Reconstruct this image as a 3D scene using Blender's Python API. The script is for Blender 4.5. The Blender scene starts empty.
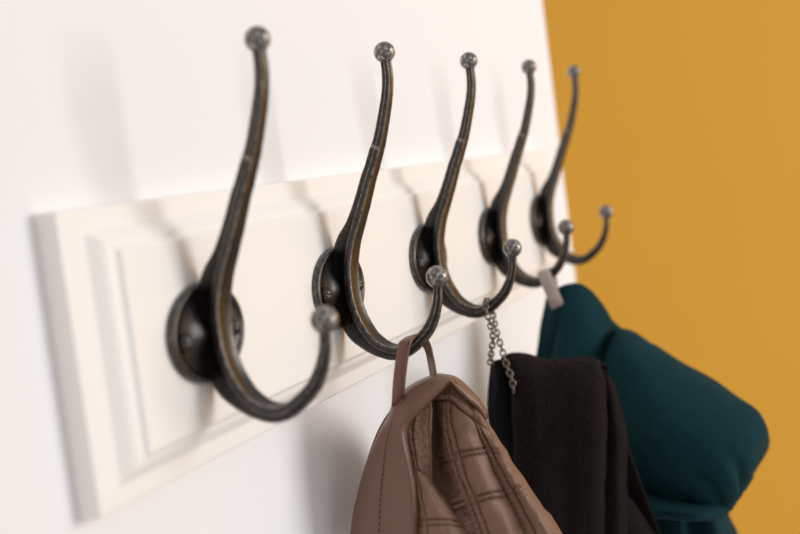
import bpy, bmesh, math, random
from mathutils import Vector, Matrix, noise
random.seed(7)
SC = bpy.context.scene
COL = SC.collection

# ------------------------------------------------------------------ camera
F = 1300.0                     # focal length in pixels of the 800 px wide frame
R = Matrix(((0.3487434, -0.9283774, -0.1284270),
            (-0.1165635, 0.0930014, -0.9888193),
            (0.9299414, 0.3598141, -0.0757813)))      # rows: right, down, forward
CAM = Vector((-0.5042923, -0.2890214, 0.0546746))
cd = bpy.data.cameras.new('camera')
cam = bpy.data.objects.new('camera', cd)
COL.objects.link(cam)
cd.sensor_width = 36.0
cd.lens = F / 800 * 36
cd.clip_start = 0.01
cam.matrix_world = Matrix.Translation(CAM) @ Matrix((R[0], -R[1], -R[2])).transposed().to_4x4()
cd.dof.use_dof = True
cd.dof.focus_distance = 0.735
cd.dof.aperture_fstop = 5.8
SC.camera = cam

# ------------------------------------------------------------------ world, key light, exposure
w = bpy.data.worlds.new('world')
SC.world = w
w.use_nodes = True
nt = w.node_tree
bg = nt.nodes['Background']
tc = nt.nodes.new('ShaderNodeTexCoord')
sx = nt.nodes.new('ShaderNodeSeparateXYZ')
rp = nt.nodes.new('ShaderNodeValToRGB')
mr = nt.nodes.new('ShaderNodeMapRange')
mr.inputs['From Min'].default_value = -1
mr.inputs['From Max'].default_value = 1
nt.links.new(tc.outputs['Generated'], sx.inputs[0])
nt.links.new(sx.outputs['Z'], mr.inputs['Value'])
nt.links.new(mr.outputs['Result'], rp.inputs['Fac'])
e = rp.color_ramp.elements
e[0].position = 0.0
e[0].color = (0.42, 0.38, 0.35, 1)
e[1].position = 1.0
e[1].color = (1.0, 1.0, 1.0, 1)
m_ = rp.color_ramp.elements.new(0.5)
m_.color = (0.755, 0.738, 0.732, 1)
nt.links.new(rp.outputs['Color'], bg.inputs['Color'])
bg.inputs['Strength'].default_value = 0.72

ld = bpy.data.lights.new('window_light', 'AREA')
ld.shape = 'RECTANGLE'
ld.size = 1.55
ld.size_y = 1.5
ld.energy = 55
ld.color = (1.0, 0.985, 0.975)
lo = bpy.data.objects.new('window_light', ld)
COL.objects.link(lo)
lo.location = (1.25, -2.75, 0.35)
lo.rotation_euler = (Vector((0.2, 0, 0)) - lo.location).to_track_quat('-Z', 'Y').to_euler()

SC.view_settings.view_transform = 'Standard'
SC.view_settings.look = 'None'
SC.view_settings.gamma = 1
SC.view_settings.use_curve_mapping = False
SC.view_settings.exposure = -0.05

# ------------------------------------------------------------------ helpers
def s2l(c):
    return tuple(((v / 255) / 12.92 if v / 255 <= 0.04045 else ((v / 255 + 0.055) / 1.055) ** 2.4) for v in c) + (1,)


def mat(name, rgb, rough=0.5, metal=0.0, spec=0.5, nscale=0, namp=0.0, bump=0.0, bscale=200, sheen=0.0, wave=None):
    m = bpy.data.materials.new(name)
    m.use_nodes = True
    n = m.node_tree.nodes
    l = m.node_tree.links
    b = n['Principled BSDF']
    b.inputs['Base Color'].default_value = s2l(rgb)
    b.inputs['Roughness'].default_value = rough
    b.inputs['Metallic'].default_value = metal
    b.inputs['Specular IOR Level'].default_value = spec
    if sheen:
        b.inputs['Sheen Weight'].default_value = sheen
        b.inputs['Sheen Roughness'].default_value = 0.5
        b.inputs['Sheen Tint'].default_value = s2l(rgb)
    t = n.new('ShaderNodeTexCoord')
    if nscale:
        x = n.new('ShaderNodeTexNoise')
        x.inputs['Scale'].default_value = nscale
        x.inputs['Detail'].default_value = 6
        l.new(t.outputs['Object'], x.inputs['Vector'])
        mx = n.new('ShaderNodeMix')
        mx.data_type = 'RGBA'
        c = s2l(rgb)
        mx.inputs[6].default_value = tuple(v * (1 - namp) for v in c[:3]) + (1,)
        mx.inputs[7].default_value = tuple(min(1, v * (1 + namp)) for v in c[:3]) + (1,)
        l.new(x.outputs['Fac'], mx.inputs[0])
        l.new(mx.outputs[2], b.inputs['Base Color'])
    if bump:
        x = n.new('ShaderNodeTexNoise')
        x.inputs['Scale'].default_value = bscale
        x.inputs['Detail'].default_value = 5
        l.new(t.outputs['Object'], x.inputs['Vector'])
        bp = n.new('ShaderNodeBump')
        bp.inputs['Strength'].default_value = bump
        bp.inputs['Distance'].default_value = 0.001
        l.new(x.outputs['Fac'], bp.inputs['Height'])
        l.new(bp.outputs['Normal'], b.inputs['Normal'])
    return m


def iron(name, dark, worn, base_wear, rough):
    """blackened cast iron, bare grey metal where edges and high spots are rubbed"""
    m = bpy.data.materials.new(name)
    m.use_nodes = True
    n = m.node_tree.nodes
    l = m.node_tree.links
    b = n['Principled BSDF']
    t = n.new('ShaderNodeTexCoord')
    g = n.new('ShaderNodeNewGeometry')
    pr = n.new('ShaderNodeMapRange')
    pr.inputs['From Min'].default_value = 0.53
    pr.inputs['From Max'].default_value = 0.62
    l.new(g.outputs['Pointiness'], pr.inputs['Value'])
    nz = n.new('ShaderNodeTexNoise')
    nz.inputs['Scale'].default_value = 420
    nz.inputs['Detail'].default_value = 8
    nz.inputs['Roughness'].default_value = 0.75
    l.new(t.outputs['Object'], nz.inputs['Vector'])
    nr = n.new('ShaderNodeMapRange')
    nr.inputs['From Min'].default_value = 0.5
    nr.inputs['From Max'].default_value = 0.72
    nr.inputs['To Max'].default_value = 1.0
    l.new(nz.outputs['Fac'], nr.inputs['Value'])
    a = n.new('ShaderNodeMath')
    a.operation = 'MULTIPLY'
    at = n.new('ShaderNodeAttribute')
    at.attribute_name = 'wear'
    mxx = n.new('ShaderNodeMath')
    mxx.operation = 'MAXIMUM'
    l.new(pr.outputs['Result'], mxx.inputs[0])
    l.new(at.outputs['Fac'], mxx.inputs[1])
    l.new(mxx.outputs[0], a.inputs[0])
    nr2 = n.new('ShaderNodeMapRange')
    nr2.inputs['From Min'].default_value = 0.35
    nr2.inputs['From Max'].default_value = 0.6
    l.new(nz.outputs['Fac'], nr2.inputs['Value'])
    l.new(nr2.outputs['Result'], a.inputs[1])
    c = n.new('ShaderNodeMath')
    c.operation = 'MULTIPLY_ADD'
    c.use_clamp = True
    c.inputs[1].default_value = base_wear
    l.new(nr.outputs['Result'], c.inputs[0])
    l.new(a.outputs[0], c.inputs[2])
    mx = n.new('ShaderNodeMix')
    mx.data_type = 'RGBA'
    mx.inputs[6].default_value = s2l(dark)
    mx.inputs[7].default_value = s2l(worn)
    l.new(c.outputs[0], mx.inputs[0])
    l.new(mx.outputs[2], b.inputs['Base Color'])
    b.inputs['Metallic'].default_value = 0.65
    b.inputs['Coat Weight'].default_value = 0.4
    b.inputs['Coat Roughness'].default_value = 0.22
    b.inputs['Roughness'].default_value = rough
    b.inputs['Specular IOR Level'].default_value = 0.6
    bp = n.new('ShaderNodeBump')
    bp.inputs['Strength'].default_value = 0.35
    bp.inputs['Distance'].default_value = 0.0006
    l.new(nz.outputs['Fac'], bp.inputs['Height'])
    l.new(bp.outputs['Normal'], b.inputs['Normal'])
    return m


def obj(name, bm, m, parent=None, smooth=True, recalc=True):
    if recalc:
        bmesh.ops.recalc_face_normals(bm, faces=bm.faces)
    me = bpy.data.meshes.new(name)
    bm.to_mesh(me)
    bm.free()
    if smooth:
        me.polygons.foreach_set('use_smooth', [True] * len(me.polygons))
    me.materials.append(m)
    o = bpy.data.objects.new(name, me)
    COL.objects.link(o)
    if parent:
        o.parent = parent
        o.matrix_parent_inverse = Matrix.Translation(-parent.location)
    return o


def thing(name, label, cat, loc=(0, 0, 0), group=None):
    o = bpy.data.objects.new(name, None)
    o.empty_display_size = 0.02
    COL.objects.link(o)
    o.location = loc
    o['label'] = label
    o['category'] = cat
    if group:
        o['group'] = group
    return o


def subsurf(o, lv=2):
    s = o.modifiers.new('subsurf', 'SUBSURF')
    s.levels = s.render_levels = lv
    return s


def cr(p0, p1, p2, p3, t):
    return 0.5 * ((2 * p1) + (p2 - p0) * t + (2 * p0 - 5 * p1 + 4 * p2 - p3) * t * t + (3 * p1 - p0 - 3 * p2 + p3) * t ** 3)


def spline(pts, n):
    """n+1 points along a Catmull-Rom curve through pts, even in parameter"""
    out = []
    m = len(pts) - 1
    for i in range(n + 1):
        x = i / n * m
        k = min(int(x), m - 1)
        t = x - k
        p1, p2 = pts[k], pts[k + 1]
        p0 = pts[k - 1] if k > 0 else p1 * 2 - p2
        p3 = pts[k + 2] if k + 2 <= m else p2 * 2 - p1
        out.append(cr(p0, p1, p2, p3, t))
    return out


def V(u, v, d):
    """a world point from its bearing and its distance along the camera axis, in metres"""
    return CAM + R.transposed() @ Vector(((u - 400) / F * d, (v - 267) / F * d, d))


def grid_bm(rows):
    bm = bmesh.new()
    vs = [[bm.verts.new(p) for p in r] for r in rows]
    for i in range(len(rows) - 1):
        for j in range(len(rows[0]) - 1):
            bm.faces.new((vs[i][j], vs[i][j + 1], vs[i + 1][j + 1], vs[i + 1][j]))
    return bm


def sheet(rows, nu, nv, disp=None):
    """smooth sheet through rows of control points; disp(s, t) pushes it out along its normal"""
    R1 = [spline([Vector(p) for p in r], nu) for r in rows]
    g = []
    cols = [spline([r[j] for r in R1], nv) for j in range(nu + 1)]
    g = [[cols[j][i] for j in range(nu + 1)] for i in range(nv + 1)]
    if disp:
        h = []
        for i in range(nv + 1):
            row = []
            for j in range(nu + 1):
                a = g[i][min(j + 1, nu)] - g[i][max(j - 1, 0)]
                b = g[min(i + 1, nv)][j] - g[max(i - 1, 0)][j]
                n = a.cross(b)
                if n.length < 1e-12:
                    n = Vector((0, 0, 0))
                else:
                    n.normalize()
                if n.dot(CAM - g[i][j]) < 0:
                    n = -n
                row.append(g[i][j] + n * disp(j / nu, i / nv, g[i][j]))
            h.append(row)
        g = h
    return g


def cloth(name, rows, nu, nv, m, parent, thick=0.002, disp=None):
    g = sheet(rows, nu, nv, disp)
    bm = grid_bm(g)
    for f in bm.faces:
        pass
    # thickness away from the viewer's side of the cloth
    f0 = bm.faces[:]
    c = Vector((0, 0, 0))
    bm.normal_update()
    acc = sum((f.normal.dot((CAM - f.calc_center_median()).normalized()) for f in f0))
    if acc < 0:
        bmesh.ops.reverse_faces(bm, faces=f0)
    o = obj(name, bm, m, parent, recalc=False)
    so = o.modifiers.new('thickness', 'SOLIDIFY')
    so.thickness = thick
    so.offset = -1
    return o, g


def tube_bm(bm, pts, rad, seg=10, cap=True, flat=1.0, up=None, closed=False):
    rings = []
    n = len(pts)
    N = None
    for i, p in enumerate(pts):
        if closed:
            t = (pts[(i + 1) % n] - pts[i - 1]).normalized()
        else:
            t = (pts[min(i + 1, n - 1)] - pts[max(i - 1, 0)]).normalized()
        if N is None:
            N = (up or Vector((0.3, 0.1, 1))).cross(t)
            if N.length < 1e-6:
                N = Vector((1, 0, 0)).cross(t)
        N = (N - t * N.dot(t)).normalized()
        B = t.cross(N)
        r = rad(i / max(1, n - 1)) if callable(rad) else rad
        rings.append([bm.verts.new(p + (N * math.cos(a) + B * math.sin(a) * flat) * r) for a in [2 * math.pi * k / seg for k in range(seg)]])
    for i in range(n if closed else n - 1):
        A, Bq = rings[i], rings[(i + 1) % n]
        for k in range(seg):
            bm.faces.new((A[k], A[(k + 1) % seg], Bq[(k + 1) % seg], Bq[k]))
    if cap and not closed:
        bm.faces.new(rings[0][::-1])
        bm.faces.new(rings[-1])


# ------------------------------------------------------------------ materials
M_wall = mat('white_wall_paint', (243, 241, 242), 0.75, spec=0.25, nscale=3, namp=0.012, bump=0.04, bscale=300)
M_yellow = mat('ochre_wall_paint', (252, 184, 68), 0.7, spec=0.25, nscale=2, namp=0.03, bump=0.04, bscale=200)
M_board = mat('cream_painted_wood', (250, 245, 240), 0.42, spec=0.4, nscale=6, namp=0.01, bump=0.03, bscale=120)
M_iron = iron('blackened_cast_iron', (25, 20, 18), (180, 168, 158), 0.08, 0.36)
M_ball = iron('worn_cast_iron_ball', (92, 87, 84), (235, 230, 225), 1.2, 0.36)
M_leather = mat('brown_leather', (114, 83, 68), 0.42, spec=0.45, nscale=40, namp=0.10, bump=0.22, bscale=900)
M_quilt = mat('quilted_brown_leather', (124, 91, 73), 0.45, spec=0.42, nscale=60, namp=0.15, bump=0.5, bscale=1300)
M_thread = mat('dark_brown_thread', (84, 60, 48), 0.8, spec=0.2)
M_black = mat('black_wool_knit', (27, 21, 20), 0.95, spec=0.1, nscale=350, namp=0.35, bump=0.8, bscale=700, sheen=0.06)
M_blacklin = mat('black_lining', (9, 8, 8), 0.8, spec=0.12, bump=0.2, bscale=300)
M_fuzz = mat('brown_grey_lint', (92, 72, 66), 0.95, spec=0.1)
M_chain = mat('tarnished_chain_metal', (120, 108, 98), 0.35, 0.9, nscale=500, namp=0.3)
M_teal = mat('teal_wool_felt', (19, 52, 58), 0.95, spec=0.12, nscale=200, namp=0.3, bump=0.45, bscale=900, sheen=0.05)
M_tag = mat('pale_satin_ribbon', (178, 160, 152), 0.55, spec=0.35, nscale=300, namp=0.12, bump=0.3, bscale=900)
M_screw = iron('screw_iron', (36, 32, 30), (120, 112, 106), 0.5, 0.4)

# ------------------------------------------------------------------ setting
def box_bm(x0, x1, y0, y1, z0, z1):
    bm = bmesh.new()
    bmesh.ops.create_cube(bm, size=1)
    for v in bm.verts:
        v.co = Vector(((x0 + x1) / 2 + v.co.x * (x1 - x0), (y0 + y1) / 2 + v.co.y * (y1 - y0), (z0 + z1) / 2 + v.co.z * (z1 - z0)))
    return bm

WALL = 0.0213
bm = box_bm(-1.6, 0.786, WALL, WALL + 0.11, -1.4, 1.1)
bmesh.ops.bevel(bm, geom=[e_ for e_ in bm.edges if abs(e_.verts[0].co.x - 0.786) < 1e-5 and abs(e_.verts[1].co.x - 0.786) < 1e-5 and abs(e_.verts[0].co.z - e_.verts[1].co.z) > .5], offset=0.003, segments=3, affect='EDGES')
o = obj('wall_left', bm, M_wall, smooth=False)
o['kind'] = 'structure'
o = obj('wall_far', box_bm(2.3, 2.42, -3.6, 2.6, -1.4, 1.1), M_yellow, smooth=False)
o['kind'] = 'structure'

# ------------------------------------------------------------------ board
BX0, BX1, BZ0, BZ1 = -0.0847, 0.6847, -0.0664, 0.0548
PROFILE = [(0, WALL), (0, 0.0122), (0.0004, 0.0114), (0.0014, 0.011), (0.0088, 0.0106), (0.0100, 0.0100), (0.0116, 0.0084),
           (0.0132, 0.0068), (0.0146, 0.0058), (0.0162, 0.0053), (0.0172, 0.0050), (0.0178, 0.0045), (0.0184, 0.0036), (0.0190, 0.0030), (0.0196, 0.0028)]
ENDW = 1.55                    # the frame is broader at the two ends than along the top and bottom
bm = bmesh.new()
loops = []
for ins, y in PROFILE:
    loops.append([bm.verts.new(c) for c in ((BX0 + ins * ENDW, y, BZ0 + ins), (BX1 - ins * ENDW, y, BZ0 + ins), (BX1 - ins * ENDW, y, BZ1 - ins), (BX0 + ins * ENDW, y, BZ1 - ins))])
for a, b in zip(loops, loops[1:]):
    for k in range(4):
        bm.faces.new((a[k], a[(k + 1) % 4], b[(k + 1) % 4], b[k]))
bm.faces.new(loops[-1])
bm.faces.new(loops[0][::-1])
o = obj('coat_rack_board', bm, M_board, smooth=False)
o['label'] = 'long cream painted wooden board with raised panel, screwed to the white wall'
o['category'] = 'coat rack'

# ------------------------------------------------------------------ iron hook
# (y, z, thickness, width, reach of the web behind the middle line) in its own vertical plane
PATH = [(-0.0428, 0.1125, .0046, .0062, .0023), (-0.0427, 0.1040, .0048, .0064, .0024), (-0.0415, 0.0960, .0050, .0066, .0025), (-0.0393, 0.0880, .0052, .0070, .0026),
        (-0.0356, 0.0765, .0055, .0074, .0028), (-0.0330, 0.0695, .0057, .0078, .0029), (-0.0313, 0.0660, .0062, .0082, .0034), (-0.0275, 0.0577, .0064, .0090, .0036),
        (-0.0238, 0.0500, .0066, .0098, .0038), (-0.0186, 0.0380, .0070, .0108, .0042), (-0.0134, 0.0270, .0074, .0118, .0050), (-0.0094, 0.0180, .0076, .0124, .0078),
        (-0.0064, 0.0080, .0076, .0128, .0092), (-0.0050, -0.0020, .0076, .0128, .0088), (-0.0050, -0.0120, .0076, .0128, .0088), (-0.0064, -0.0215, .0078, .0126, .0096),
        (-0.0095, -0.0300, .0080, .0124, .0094), (-0.0142, -0.0374, .0078, .0120, .0068), (-0.0203, -0.0424, .0074, .0114, .0050), (-0.0272, -0.0448, .0070, .0106, .0044),
        (-0.0347, -0.0437, .0066, .0096, .0038), (-0.0420, -0.0390, .0060, .0086, .0034), (-0.0480, -0.0335, .0056, .0074, .0031), (-0.0525, -0.0260, .0050, .0064, .0026),
        (-0.0552, -0.0180, .0044, .0055, .0023), (-0.0562, -0.0100, .0042, .0052, .0021)]
NOTCH = 0.0672


def arm_bm(i0, i1, per=7):
    M = len(PATH) - 1
    A = spline([Vector(p[:3]) for p in PATH], M * per)
    B = spline([Vector((p[3], p[4], 0)) for p in PATH], M * per)
    bm = bmesh.new()
    wear = bm.verts.layers.float.new('wear')
    rings = []
    for i in range(i0 * per, i1 * per + 1):
        a, b = A[max(i - 1, 0)], A[min(i + 1, M * per)]
        t = Vector((b.x - a.x, b.y - a.y))
        t.normalize()
        nn = Vector((t.y, -t.x))                 # towards the face that looks into the room / into the crook
        f = A[i].z / 2
        back = B[i].y
        fx = B[i].x / 2
        low = A[i].y < NOTCH
        wx = fx * (0.70 if low else 0.88)
        # lateral, height (front positive), wear: dished front face, flange with rim, narrower web behind
        sec = [(0, f * .72, 0), (-fx * .45, f * .76, 0), (-fx * .78, f * .93, .1), (-fx * .90, f, .8), (-fx * .97, f * .93, 1), (-fx, f * .80, .25), (-fx, f * .40, 0), (-fx, f * .12, .1),
               (-fx * .98, f * .02, .9), (-fx * .92, -f * .05, .5), (-wx, -f * .16, 0), (-wx * .98, -back * .55, 0), (-wx * .90, -back * .82, .15), (-wx * .78, -back * .92, .8), (-wx * .6, -back * .98, .2), (-wx * .25, -back, 0)]
        sec = sec + [(-x, y, q) for x, y, q in sec[1:][::-1]]
        ring = []
        for x, y, q in sec:
            P = Vector((x, A[i].x + nn.x * y, A[i].y + nn.y * y))
            P += noise.noise_vector(P * 300) * 0.00013
            v = bm.verts.new(P)
            v[wear] = q
            if abs(A[i].y - NOTCH + 0.25 * (fx - abs(x))) < 0.0006 and abs(x) > fx * .6:
                v[wear] = max(q, .6)
            ring.append(v)
        rings.append(ring)
    k = len(rings[0])
    for a, b in zip(rings, rings[1:]):
        for j in range(k):
            bm.faces.new((a[j], a[(j + 1) % k], b[(j + 1) % k], b[j]))
    if i0 == 0:
        bm.faces.new(rings[0])
    if i1 == M:
        bm.faces.new(rings[-1][::-1])
    return bm


def plate_bm():
    A, B = 0.0328, 0.0226
    cz = -0.0066
    prof = [(1.0, 0.0), (1.0, -.0018), (.985, -.0030), (.955, -.0037), (.92, -.0038), (.89, -.0032), (.86, -.0024), (.80, -.0019), (.65, -.0020), (.5, -.0024), (.38, -.0034), (.25, -.005), (.1, -.006)]
    bm = bmesh.new()
    N = 64
    rings = []
    for r, y in prof:
        rings.append([bm.verts.new((A * r * math.cos(a), y + 0.0028, cz + B * r * math.sin(a))) for a in [2 * math.pi * k / N for k in range(N)]])
    for a, b in zip(rings, rings[1:]):
        for j in range(N):
            bm.faces.new((a[j], a[(j + 1) % N], b[(j + 1) % N], b[j]))
    bm.faces.new(rings[-1])
    bm.faces.new(rings[0][::-1])
    return bm


def ball_bm(c, r):
    bm = bmesh.new()
    bmesh.ops.create_uvsphere(bm, u_segments=40, v_segments=24, radius=r)
    for v in bm.verts:
        v.co = Vector(c) + v.co * (1 + 0.018 * noise.noise(v.co * 700))
    return bm


def screw_bm(x):
    bm = bmesh.new()
    prof = [(.0042, -.0012), (.0043, -.0028), (.0038, -.0042), (.0026, -.0052), (.0012, -.0057)]
    N = 24
    rings = [[bm.verts.new((x + r * math.cos(a), y + 0.0022, -0.0078 + r * math.sin(a))) for a in [2 * math.pi * k / N for k in range(N)]] for r, y in prof]
    for a, b in zip(rings, rings[1:]):
        for j in range(N):
            # cross recess: pull in the crossing sectors
            bm.faces.new((a[j], a[(j + 1) % N], b[(j + 1) % N], b[j]))
    bm.faces.new(rings[-1])
    for ri in (3, 4):
        for j in range(N):
            if j % 6 in (0,):
                rings[ri][j].co.y += 0.0014
    return bm


HOOK_LABELS = ['black iron double hook nearest the camera, empty, at the left end of the board',
               'black iron double hook holding the brown leather jacket by its loop',
               'black iron double hook with a metal chain looped over its lower prong',
               'black iron double hook holding the teal coat by a pale ribbon loop',
               'black iron double hook furthest away, empty, in front of the ochre wall']
root = thing('coat_hook', HOOK_LABELS[0], 'hook', (0, 0, 0), 'cast iron hooks in a row on the cream board')
obj('backplate', plate_bm(), M_iron, root)
obj('upper_arm', arm_bm(0, 13), M_iron, root)
obj('lower_arm', arm_bm(13, 25), M_iron, root)
obj('ball_tip', ball_bm((0, -0.0428, 0.1164), 0.0057), M_ball, root)
obj('ball_tip', ball_bm((0, -0.0563, -0.0059), 0.0061), M_ball, root)
obj('screw', screw_bm(-0.0225), M_screw, root)
obj('screw', screw_bm(0.0225), M_screw, root)
for i in range(1, 5):
    r = root.copy()
    COL.objects.link(r)
    r.location = (0.15 * i, 0, 0)
    r['label'] = HOOK_LABELS[i]
    for ch in list(root.children):
        c = ch.copy()
        COL.objects.link(c)
        c.parent = r

# ------------------------------------------------------------------ brown leather jacket
jk = thing('leather_jacket', 'brown leather jacket with quilted panels hanging by its loop from the second hook', 'jacket', V(440, 534, 0.72))


def rowV(*p):
    return [V(*q) for q in p]


def G(x, w):
    return math.exp(-(x / w) ** 2)

# smooth collar: each row runs from the outer edge over the roll to the inner lip
collar_rows = [
    rowV((349, 545, .728), (352, 545, .712), (377, 545, .703), (398, 545, .698), (412, 545, .694), (419, 545, .697), (421, 545, .706)),
    rowV((355, 503, .726), (358, 502, .711), (379, 503, .703), (398, 503, .697), (411, 503, .693), (417, 503, .696), (419, 503, .706)),
    rowV((364, 468, .724), (367, 467, .709), (382, 469, .702), (397, 471, .696), (407, 472, .692), (413, 473, .695), (415, 473, .706)),
    rowV((376, 437, .722), (378, 437, .708), (386, 440, .701), (396, 443, .695), (402, 445, .692), (407, 447, .695), (409, 447, .706)),
    rowV((386, 417, .720), (388, 418, .707), (392, 421, .701), (397, 425, .696), (401, 428, .693), (405, 430, .696), (408, 431, .706)),
    rowV((393, 401, .719), (395, 402, .706), (399, 405, .700), (403, 410, .696), (407, 414, .693), (411, 418, .695), (414, 419, .706)),
    rowV((402, 390, .718), (404, 391, .706), (408, 394, .700), (412, 399, .696), (416, 404, .693), (421, 408, .695), (424, 409, .705)),
    rowV((416, 380, .717), (418, 381, .706), (421, 384, .700), (424, 389, .696), (427, 394, .694), (431, 398, .696), (434, 399, .705)),
    rowV((434, 373, .717), (434, 374, .707), (435, 377, .701), (437, 381, .697), (439, 385, .696), (442, 388, .698), (445, 390, .706)),
    rowV((449, 373.5, .718), (449, 374.5, .709), (449, 376, .703), (449, 378, .700), (449, 380, .699), (450, 383, .701), (452, 386, .708)),
    rowV((459, 377.5, .720), (458, 379, .711), (458, 381, .706), (457, 384, .702), (457, 387, .701), (458, 391, .703), (459, 393, .709)),
    rowV((471, 388, .722), (470, 389, .713), (469, 391, .708), (468, 394, .705), (468, 397, .704), (469, 400, .705), (469, 402, .710)),
    rowV((482, 402, .725), (481, 402.5, .716), (480, 403.5, .711), (479, 404.5, .709), (478, 406, .708), (477, 408, .709), (477, 409, .713)),
    rowV((489, 417, .728), (488.5, 417.5, .722), (488, 418, .717), (487.5, 418.5, .714), (487, 419, .713), (486.5, 419.5, .713), (486, 420, .716)),
]


def d_collar(s, t, p):
    q = 0.0012 * noise.noise(p * 28) + 0.0004 * noise.noise(p * 90)
    tt = min(1, max(0, (0.62 - t) * 6))
    return q - 0.0009 * G(s - 0.335, 0.018) * tt

cl, gC = cloth('collar', collar_rows, 56, 110, M_leather, jk, 0.0022, d_collar)

# quilted body right of the dark fold: columns run left to right
body_rows = [
    rowV((425, 392, .722), (431, 391, .715), (440, 388, .711), (450, 385, .709), (460, 390, .710), (470, 398, .712), (478, 404, .716), (483, 407, .722)),
    rowV((425, 402, .745), (433, 402, .740), (439, 400, .716), (450, 397, .708), (461, 402, .706), (471, 408, .707), (480, 413, .711), (486, 415, .720)),
    rowV((427, 425, .775), (434, 425, .768), (439.5, 424, .718), (452, 421, .706), (464, 422, .703), (476, 425, .705), (487, 428, .709), (494, 431, .722)),
    rowV((428, 452, .785), (436, 452, .775), (442, 451, .718), (459, 448, .703), (472, 447, .700), (485, 447, .706), (499, 449, .706), (507, 452, .722)),
    rowV((430, 482, .785), (441, 482, .768), (449, 480, .714), (468, 477, .700), (483, 475, .698), (497, 474, .706), (512, 474, .704), (523, 476, .722)),
    rowV((440, 512, .77), (452, 512, .745), (462, 510, .710), (480, 507, .698), (496, 504, .697), (512, 503, .706), (530, 502, .703), (543, 504, .722)),
    rowV((450, 548, .738), (462, 548, .718), (476, 546, .704), (494, 543, .697), (512, 541, .696), (530, 540, .704), (552, 538, .702), (568, 540, .722)),
]


def d_body(s, t, p):
    q = 0.0011 * noise.noise(p * 55) + 0.0007 * noise.noise(p * 160)
    g = 0.0
    for c in (0.36, 0.41, 0.715, 0.76):
        g -= 0.0012 * G(s - c, 0.013)
        g += 0.0004 * G(s - c, 0.012) * math.sin(t * 260)
    for c in (0.545, 0.575, 0.80, 0.83):
        k = c - 0.05 * s
        g -= 0.0010 * G(t - k, 0.010)
        g += 0.0005 * G(t - k, 0.014) * math.sin(s * 210)
    a = 0.14 + 0.30 * max(0, s - 0.15) ** 1.5 + 0.02
    g -= 0.0016 * G(t - a, 0.014)
    g += 0.0022 * G(t - a + 0.055, 0.035) * (0.6 + 0.8 * noise.noise(p * 130))
    q += g * max(0, min(1, (0.95 - s) * 9))
    if s > 0.74:
        q += (0.0008 * noise.noise(p * 330) + 0.0003 * noise.noise(p * 700)) * min(1, (s - .74) * 9) * max(0, min(1, (1.0 - s) * 9))
    if .24 < s < 0.42:
        q += 0.0006 * noise.noise(p * 600)
    return q

bd, gB = cloth('quilted_panel', body_rows, 150, 190, M_quilt, jk, 0.002, d_body)

# textured facing strip inside the collar
face_rows = [
    rowV((411, 412, .705), (417, 408, .703), (424, 404, .704), (429, 402, .702)),
    rowV((404, 432, .704), (412, 430, .702), (421, 429, .703), (430, 428, .703)),
    rowV((408, 455, .703), (415, 455, .701), (423, 455, .703), (431, 456, .704)),
    rowV((413, 478, .702), (419, 480, .700), (425, 482, .703), (431, 484, .704)),
    rowV((416, 510, .702), (422, 512, .703), (430, 514, .706), (438, 516, .714)),
]


def d_face(s, t, p):
    q = 0.0009 * noise.noise(p * 260) + 0.0005 * noise.noise(p * 600)
    q -= 0.0009 * G(s - 0.35, 0.05) + 0.0008 * G(s - 0.95, .04)
    return q + 0.0004 * math.sin(t * 120) * G(s - 0.35, 0.12)

fc, gF = cloth('facing', face_rows, 50, 110, M_quilt, jk, 0.0015, d_face)

# lower flap crossing in front of the fold
flap_rows = [
    rowV((413, 469, .701), (416, 470, .6985), (421, 473, .6985), (428, 478, .700), (432, 482, .7045)),
    rowV((415, 492, .700), (421, 492, .6955), (429, 493, .6945), (438, 495, .697), (444, 498, .704)),
    rowV((417, 515, .699), (425, 515, .6935), (436, 515, .692), (449, 515, .695), (458, 517, .703)),
    rowV((419, 548, .698), (429, 548, .692), (443, 547, .690), (462, 546, .693), (478, 546, .702)),
]


def d_flap(s, t, p):
    q = 0.0012 * noise.noise(p * 70) + 0.0006 * noise.noise(p * 250)
    q -= 0.0012 * G(s - 0.22, 0.035)
    q -= 0.0010 * G(t - 0.72, 0.02) + 0.0009 * G(t - 0.78, 0.02)
    return q

fp, gP = cloth('lapel', flap_rows, 60, 70, M_quilt, jk, 0.002, d_flap)

# the far side of the hanging jacket, towards the wall
back_rows = [
    rowV((399, 402, .716), (425, 390, .727), (450, 386, .730), (466, 398, .727), (476, 410, .722)),
    rowV((377, 438, .722), (415, 438, .738), (445, 438, .744), (475, 438, .738), (489, 438, .722)),
    rowV((357, 503, .724), (405, 503, .742), (450, 503, .750), (505, 503, .742), (532, 503, .722)),
    rowV((351, 548, .724), (405, 548, .744), (455, 548, .752), (520, 546, .742), (560, 546, .722)),
]
cloth('back_panel', back_rows, 30, 30, M_leather, jk, 0.002)

# stitching: short thread dashes laid on the seams
st = bmesh.new()


def dashes(g, path, n, ln=0.55, off=0.0003, r=0.00024):
    H, W = len(g) - 1, len(g[0]) - 1

    def at(s, t):
        x, y = s * W, t * H
        j, i = min(int(x), W - 1), min(int(y), H - 1)
        fx, fy = x - j, y - i
        return (g[i][j] * (1 - fx) * (1 - fy) + g[i][j + 1] * fx * (1 - fy) + g[i + 1][j] * (1 - fx) * fy + g[i + 1][j + 1] * fx * fy)
    P = [Vector((a, b, 0)) for a, b in path]
    Q = spline(P, n * 2)
    for k in range(n):
        a, b = Q[2 * k], Q[2 * k + 1]
        A, B = at(a.x, a.y), at(b.x, b.y)
        e1 = (CAM - A).normalized() * off
        B = A.lerp(B, ln * 2)
        tube_bm(st, [A + e1, A.lerp(B, .5) + e1 * 1.3, B + e1], r, 6)

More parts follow.
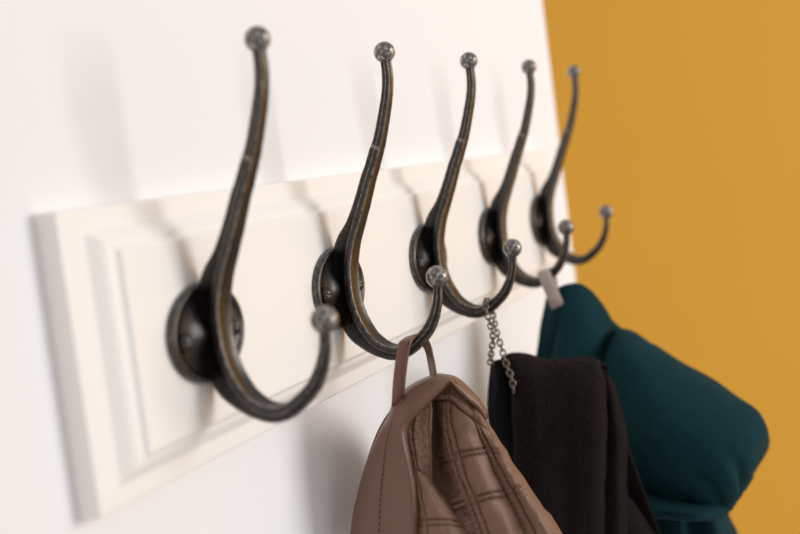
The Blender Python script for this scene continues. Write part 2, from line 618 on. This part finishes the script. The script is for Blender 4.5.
dashes(gC, [(.335, 0.0), (.335, .2), (.335, .42), (.335, .6)], 52)
for c in (0.36, 0.41, 0.715, 0.76):
    dashes(gB, [(c, .20 + .30 * max(0, c - .15) ** 1.5), (c, .6), (c, 1)], 62)
for c in (0.545, 0.575, 0.80, 0.83):
    dashes(gB, [(.41, c - .0205), (.715, c - .036)], 14)
dashes(gB, [(s_ / 10, 0.16 + 0.30 * max(0, s_ / 10 - 0.15) ** 1.5) for s_ in range(3, 8)], 24)
dashes(gF, [(.35, .05), (.35, .9)], 34)
dashes(gP, [(.22, .1), (.22, 1)], 30)
dashes(gP, [(.22, .72), (.95, .72)], 16)
dashes(gP, [(.22, .78), (.95, .78)], 16)
obj('stitching', st, M_thread, jk)

# hanging loop: a folded leather strap over the crook of the hook
strap = []
front = [V(397, 407, .712), V(398, 400, .7015), V(399, 385, .697), (V(401, 366, .694)), V(403.5, 350, .6935), V(406, 342, .6945)]
HX = 0.15
over = [V(411, 337, .702), V(417, 335.5, .712), V(423, 339, .721)]
rear = [V(428, 348, .724), V(430, 356, .722), V(432, 366, .716), V(434, 378, .708)]
path = spline(front + over + rear, 80)
bm = bmesh.new()
rings = []
for i, p in enumerate(path):
    t = (path[min(i + 1, 80)] - path[max(i - 1, 0)]).normalized()
    k = i / 80
    # strap width lies along the hook's rod; it twists on the way down behind
    hw = 0.0034 if k < 0.5 else 0.0034 - 0.0012 * min(1, (k - .5) / .3) + 0.0010 * max(0, (k - .82) / .18)
    side = Vector((0.35, -0.90, 0.12)).normalized()
    tw = max(0, (k - 0.6) / 0.4) * 1.0
    side = (side * math.cos(tw) + t.cross(side) * math.sin(tw))
    side = (side - t * side.dot(t)).normalized()
    n = t.cross(side)
    th = 0.0008
    prof = [(-1, 0), (-.92, .8), (-.6, 1.0), (0, .75), (.55, 1), (.9, .85), (1, 0), (.9, -.8), (0, -1), (-.9, -.8)]
    rings.append([bm.verts.new(p + side * hw * a + n * th * b) for a, b in prof])
for a, b in zip(rings, rings[1:]):
    for j in range(len(a)):
        bm.faces.new((a[j], a[(j + 1) % len(a)], b[(j + 1) % len(a)], b[j]))
bm.faces.new(rings[0])
bm.faces.new(rings[-1][::-1])
obj('hanging_loop', bm, M_leather, jk)

st = bmesh.new()
for k in range(8, 34):
    a, b = path[k], path[k + 1]
    sd = Vector((0.35, -0.90, 0.12)).normalized() * 0.0018
    up_ = (CAM - a).normalized() * 0.0014
    tube_bm(st, [a + sd + up_, a.lerp(b, .55) + sd + up_], 0.00022, 6)
obj('loop_stitching', st, M_thread, jk)

# ------------------------------------------------------------------ black knit coat on the third hook
bk = thing('black_knit_coat', 'black knitted wool coat hanging by a metal chain between brown jacket and teal coat', 'coat', V(560, 534, 0.86))
knit_rows = [
    rowV((500, 366, .872), (512, 361, .880), (528, 361, .884), (545, 366, .886), (562, 366, .888), (580, 366, .888), (592, 368, .886), (600, 378, .880)),
    rowV((501, 358, .858), (512, 353.5, .864), (528, 354, .868), (545, 360, .870), (562, 359.5, .871), (580, 357.5, .872), (594, 359, .872), (602, 368, .870)),
    rowV((504, 361, .846), (513, 359, .846), (529, 360, .848), (545, 364, .850), (562, 363.5, .850), (580, 362, .851), (596, 364, .853), (604, 373, .858)),
    rowV((509, 378, .844), (516, 377, .836), (531, 377, .835), (546, 378, .837), (563, 378, .838), (580, 378, .839), (596, 380, .842), (606, 386, .852)),
    rowV((512, 400, .842), (518, 400, .832), (532, 400, .829), (547, 400, .831), (564, 400, .833), (580, 400, .833), (597, 402, .836), (607, 406, .848)),
    rowV((512.5, 440, .840), (519, 440, .829), (533, 440, .825), (549, 440, .827), (565, 440, .829), (581, 440, .829), (598, 440, .832), (607, 440, .846)),
    rowV((513.5, 490, .838), (520, 490, .827), (534, 490, .823), (550, 490, .824), (566, 490, .827), (582, 490, .827), (597, 490, .830), (605, 490, .845)),
    rowV((514, 552, .836), (521, 552, .825), (535, 552, .821), (551, 552, .822), (567, 552, .825), (582, 552, .826), (596, 552, .829), (603, 552, .844)),
]


def d_knit(s, t, p):
    return 0.0010 * noise.noise(p * 60) + 0.00045 * noise.noise(Vector((p.x * 900, p.y * 900, p.z * 500)))

kn, gK = cloth('folded_front', knit_rows, 140, 170, M_black, bk, 0.004, d_knit)
strip_rows = [
    rowV((596, 364, .880), (602, 366, .862), (607, 371, .864), (611, 378, .880)),
    rowV((600, 398, .874), (608, 398, .856), (615, 398, .858), (619, 399, .878)),
    rowV((602, 440, .872), (611, 440, .853), (622, 440, .854), (627.5, 440, .876)),
    rowV((600, 480, .870), (609, 480, .851), (621, 481, .852), (627, 482, .876)),
    rowV((598, 515, .868), (609, 515, .849), (623, 515, .850), (630, 515, .876)),
    rowV((597, 552, .868), (608, 552, .848), (624, 552, .849), (632, 552, .876)),
]
cloth('sleeve_edge', strip_rows, 40, 120, M_black, bk, 0.003, d_knit)
lower_rows = [
    rowV((600, 486, .880), (614, 488, .872), (624, 491, .876), (627, 495, .890)),
    rowV((600, 510, .874), (618, 510, .864), (634, 510, .870), (642, 513, .890)),
    rowV((600, 552, .870), (625, 552, .858), (650, 552, .862), (668, 552, .890)),
]
cloth('lower_fold', lower_rows, 40, 60, M_black, bk, 0.003, d_knit)
lining_rows = [
    rowV((492, 362, .874), (496, 360, .866), (503, 360, .864), (511, 362, .872)),
    rowV((490.5, 383, .878), (497, 382, .868), (506, 382, .866), (516, 382, .870)),
    rowV((487.5, 410, .880), (497, 410, .868), (508, 410, .864), (518, 410, .868)),
    rowV((494, 433, .880), (502, 434, .868), (511, 436, .863), (520, 436, .866)),
    rowV((506, 470, .880), (511, 471, .868), (516, 472, .862), (524, 472, .866)),
    rowV((510, 552, .880), (514, 552, .866), (520, 552, .860), (528, 552, .864)),
]
cloth('lining', lining_rows, 40, 80, M_blacklin, bk, 0.003, lambda s, t, p: 0.0012 * noise.noise(p * 70))
bback = [
    rowV((493, 364, .876), (530, 362, .892), (570, 364, .894), (604, 374, .880)),
    rowV((490, 410, .880), (530, 410, .900), (575, 410, .902), (620, 410, .880)),
    rowV((498, 450, .880), (530, 450, .906), (580, 450, .908), (627, 450, .878)),
    rowV((510, 552, .882), (550, 552, .910), (610, 552, .912), (666, 552, .892)),
]
cloth('back_panel', bback, 20, 20, M_black, bk, 0.003)

# lint on the knit: fine short fibres
bm = bmesh.new()
H, W = len(gK) - 1, len(gK[0]) - 1
for k in range(750):
    i = random.randint(int(H * .1), H - 2)
    if k < 320:
        i = random.randint(int(H * .13), int(H * .28))
    j = random.randint(2, W - 3)
    if k > 640:
        j = random.randint(int(W * .88), int(W * .97))
    p = gK[i][j]
    n = (gK[i][j + 1] - gK[i][j]).cross(gK[i + 1][j] - gK[i][j]).normalized()
    if n.dot(CAM - p) < 0:
        n = -n
    d = Vector((random.gauss(0, 1), random.gauss(0, 1), random.gauss(0, 1))).normalized()
    L = random.uniform(.0008, .0024)
    tube_bm(bm, [p, p + n * .0006 + d * L * .5, p + n * random.uniform(.0003, .0011) + d * L], 0.00006, 4, cap=False)
o = obj('lint', bm, M_fuzz, bk)
o['kind'] = 'stuff'

# chain: links along two strands down from the crook of the hook
def link_bm(c, t, side, L=0.0049, wdt=0.0034, r=0.00055):
    bm = bmesh.new()
    pts = []
    for k in range(20):
        a = 2 * math.pi * k / 20
        x = math.cos(a) * wdt / 2
        y = math.sin(a) * wdt / 2 + (L - wdt) / 2 * (1 if math.sin(a) > 0 else -1) * min(1, abs(math.sin(a)) * 3)
        pts.append(c + side * x + t * y)
    tube_bm(bm, pts, r, 8, closed=True)
    return bm


def chain(pts, step=0.0034):
    fine = spline(pts, 400)
    acc = 0
    last = fine[0]
    k = 0
    n_ = 0
    for i in range(1, len(fine)):
        acc += (fine[i] - last).length
        last = fine[i]
        if acc >= step:
            acc = 0
            t = (fine[min(i + 6, 400)] - fine[max(i - 6, 0)]).normalized()
            base = Vector((0.5, -0.8, 0.2))
            s1 = (base - t * base.dot(t)).normalized()
            s2 = t.cross(s1)
            ang = (0.35 if k % 2 else 1.75) + random.uniform(-.2, .2)
            obj('chain_link', link_bm(fine[i], t, s1 * math.cos(ang) + s2 * math.sin(ang)), M_chain, bk)
            k += 1

chain([V(487.5, 301.5, .846), V(485.5, 300, .840), V(485.5, 306, .834), V(488, 316, .833), V(491, 327, .835), V(493, 338, .838), V(491.5, 350, .842), V(490.5, 362, .848)])
chain([V(488.5, 299, .846), V(491, 303, .850), V(493, 314, .849), V(495, 326, .843), V(499, 340, .838), V(503, 353, .836), V(507, 366, .835), V(512, 379, .832), V(513.5, 389, .832)])

# ------------------------------------------------------------------ teal coat on the fourth hook
te = thing('teal_wool_coat', 'dark teal wool coat with broad collar hanging by a pale ribbon before ochre wall', 'coat', V(640, 534, 1.0))
stand_rows = [
    rowV((547, 296, .998), (553, 291, .990), (562, 286, .985), (571, 283.5, .985), (580, 284, .985), (590, 290, .988), (600, 301, .990), (606, 309, 1.00)),
    rowV((545, 306, .999), (551, 304, .986), (560, 302, .978), (570, 301, .976), (581, 302, .976), (594, 305, .980), (607, 314, .984), (613, 321, 1.00)),
    rowV((542, 322, 1.0), (549, 322, .990), (557, 322, .974), (568, 322, .970), (581, 322, .969), (595, 324, .972), (608, 328, .984), (616, 333, 1.01)),
    rowV((538.5, 345, 1.0), (545, 345, .996), (552, 345, .982), (562, 345, .966), (577, 345, .964), (592, 345, .967), (604, 346, .978), (611, 347, 1.0)),
    rowV((536, 366, 1.0), (543, 366, 1.0), (550, 366, .988), (560, 366, .964), (575, 366, .961), (590, 366, .964), (600, 366, .972), (608, 366, .99)),
    rowV((533, 400, 1.0), (541, 400, 1.0), (549, 400, .988), (558, 400, .962), (575, 400, .960), (590, 400, .964), (602, 400, .972), (612, 400, .99)),
]


def d_felt(s, t, p):
    return 0.0018 * noise.noise(p * 26) + 0.00035 * noise.noise(p * 500)


def d_stand(s, t, p):
    q = d_felt(s, t, p)
    return q - 0.010 * G(s - 0.25, 0.05) * min(1, t * 2)

cloth('collar_stand', stand_rows, 80, 80, M_teal, te, 0.003, d_stand)
cape_rows = [
    rowV((604, 349, .985), (609, 341, .977), (614, 334, .976), (618, 328.5, .984), (620, 327, 1.0)),
    rowV((600, 372, .968), (612, 358, .956), (624, 345, .958), (633, 333.5, .976), (636, 332, 1.0)),
    rowV((603, 410, .952), (622, 390, .938), (641, 369, .938), (657, 350, .962), (661, 349, .995)),
    rowV((608, 448, .942), (632, 424, .922), (659, 398, .919), (683, 367.5, .948), (688, 366, .985)),
    rowV((614, 474, .936), (645, 450, .909), (680, 420, .903), (711, 384, .934), (717, 383, .975)),
    rowV((620, 490, .935), (660, 470, .904), (703, 440, .893), (737, 402, .922), (743, 401, .965)),
    rowV((630, 497, .936), (675, 484, .904), (722, 458, .889), (754, 413, .916), (757, 414, .955)),
    rowV((640, 501, .938), (686, 495, .906), (732, 473, .890), (764, 430, .914), (767, 433, .955)),
    rowV((650, 504, .942), (694, 504, .909), (736, 486, .894), (764, 445, .916), (768, 448, .955)),
    rowV((660, 506, .950), (700, 510, .916), (735, 498, .902), (756, 469, .922), (757, 470, .95)),
    rowV((668, 509, .960), (702, 514, .928), (731, 508, .914), (745, 491, .930), (744, 491, .945)),
]


def d_cape(s, t, p):
    q = d_felt(s, t, p)
    # short creases near the outer corner
    for c, w_, a in ((0.55, .035, .005), (0.38, .03, .005), (0.22, .035, .003)):
        q -= a * G(s - c - .15 * (t - .75), w_) * max(0, min(1, (t - 0.55) * 5)) * max(0, min(1, (1.02 - t) * 6))
    return q

cloth('collar', cape_rows, 110, 130, M_teal, te, 0.004, d_cape)
hem_rows = [
    rowV((612, 484, .940), (630, 490, .927), (655, 496, .918), (680, 501, .908), (703, 503, .904), (726, 501, .908), (743, 493, .918)),
    rowV((614, 496, .925), (632, 502, .912), (656, 507, .900), (680, 511, .893), (703, 513, .893), (722, 510, .905), (741, 497, .918)),
    rowV((618, 508, .920), (636, 513, .906), (657, 517, .895), (680, 519, .889), (703, 519.5, .891), (719, 517, .909), (734, 508, .916)),
    rowV((622, 508, .945), (640, 514, .935), (658, 518, .925), (680, 520, .930), (703, 521, .926), (718, 518.5, .928), (733, 509, .93)),
]
cloth('collar_hem', hem_rows, 100, 30, M_teal, te, 0.003, lambda s, t, p: 0.0010 * noise.noise(p * 60) - 0.0010 * G(t - .62, .06) + .0003 * noise.noise(p * 500))
bodyt = [
    rowV((606, 470, 1.0), (625, 480, .975), (645, 490, .968), (662, 496, .972), (680, 500, .962), (696, 502, .968), (710, 504, .960), (722, 506, .975), (727, 508, 1.0)),
    rowV((606, 505, 1.0), (628, 510, .968), (648, 514, .958), (663, 516, .968), (680, 517, .955), (697, 518, .966), (712, 518, .953), (726, 519, .972), (731, 520, 1.0)),
    rowV((606, 530, .998), (630, 532, .962), (650, 534, .952), (664, 534, .966), (681, 534, .950), (699, 534, .964), (716, 534, .950), (730, 533, .970), (737, 533, 1.0)),
    rowV((606, 560, .995), (630, 560, .960), (652, 560, .950), (666, 560, .964), (684, 560, .948), (702, 560, .962), (720, 560, .948), (736, 560, .968), (746, 560, 1.0)),
]
cloth('coat_body', bodyt, 90, 50, M_teal, te, 0.003, d_felt)
tback = [
    rowV((548, 298, 1.0), (573, 291, 1.008), (596, 307, 1.01), (614, 334, 1.003), (640, 340, 1.0)),
    rowV((540, 340, 1.0), (575, 340, 1.01), (620, 345, 1.01), (660, 360, 1.0), (690, 372, .99)),
    rowV((534, 400, 1.0), (580, 405, 1.012), (640, 410, 1.01), (700, 415, .995), (735, 412, .975)),
    rowV((545, 470, 1.0), (590, 470, 1.012), (650, 475, 1.01), (710, 470, .99), (735, 458, .97)),
    rowV((560, 530, 1.0), (600, 520, 1.012), (650, 515, 1.01), (690, 505, .985), (715, 500, .975)),
    rowV((560, 560, 1.0), (600, 560, 1.012), (650, 560, 1.01), (700, 560, 1.005), (745, 560, 1.0)),
]
cloth('back_panel', tback, 40, 40, M_teal, te, 0.003, d_felt)

# ribbon loop over the crook
path = spline([V(558, 307, .977), V(555, 300, .974), V(551, 290, .974), V(547, 281, .974), V(544, 274, .976), V(544, 270.5, .984), V(546.5, 270.5, .994), V(549.5, 275, .999), V(552, 288, 1.0), V(555, 300, .994)], 60)
bm = bmesh.new()
rings = []
for i, p in enumerate(path):
    t = (path[min(i + 1, 60)] - path[max(i - 1, 0)]).normalized()
    side = Vector((0.30, -0.93, 0.18))
    side = (side - t * side.dot(t)).normalized()
    n = t.cross(side)
    rings.append([bm.verts.new(p + side * .0050 * a + n * .0006 * b) for a, b in ((-1, 0), (-.95, .9), (0, 1), (.95, .9), (1, 0), (.95, -.9), (0, -1), (-.95, -.9))])
for a, b in zip(rings, rings[1:]):
    for j in range(8):
        bm.faces.new((a[j], a[(j + 1) % 8], b[(j + 1) % 8], b[j]))
bm.faces.new(rings[0])
bm.faces.new(rings[-1][::-1])
o = obj('hanging_loop', bm, M_tag, te)
o['label'] = 'pale pinkish grey ribbon loop'
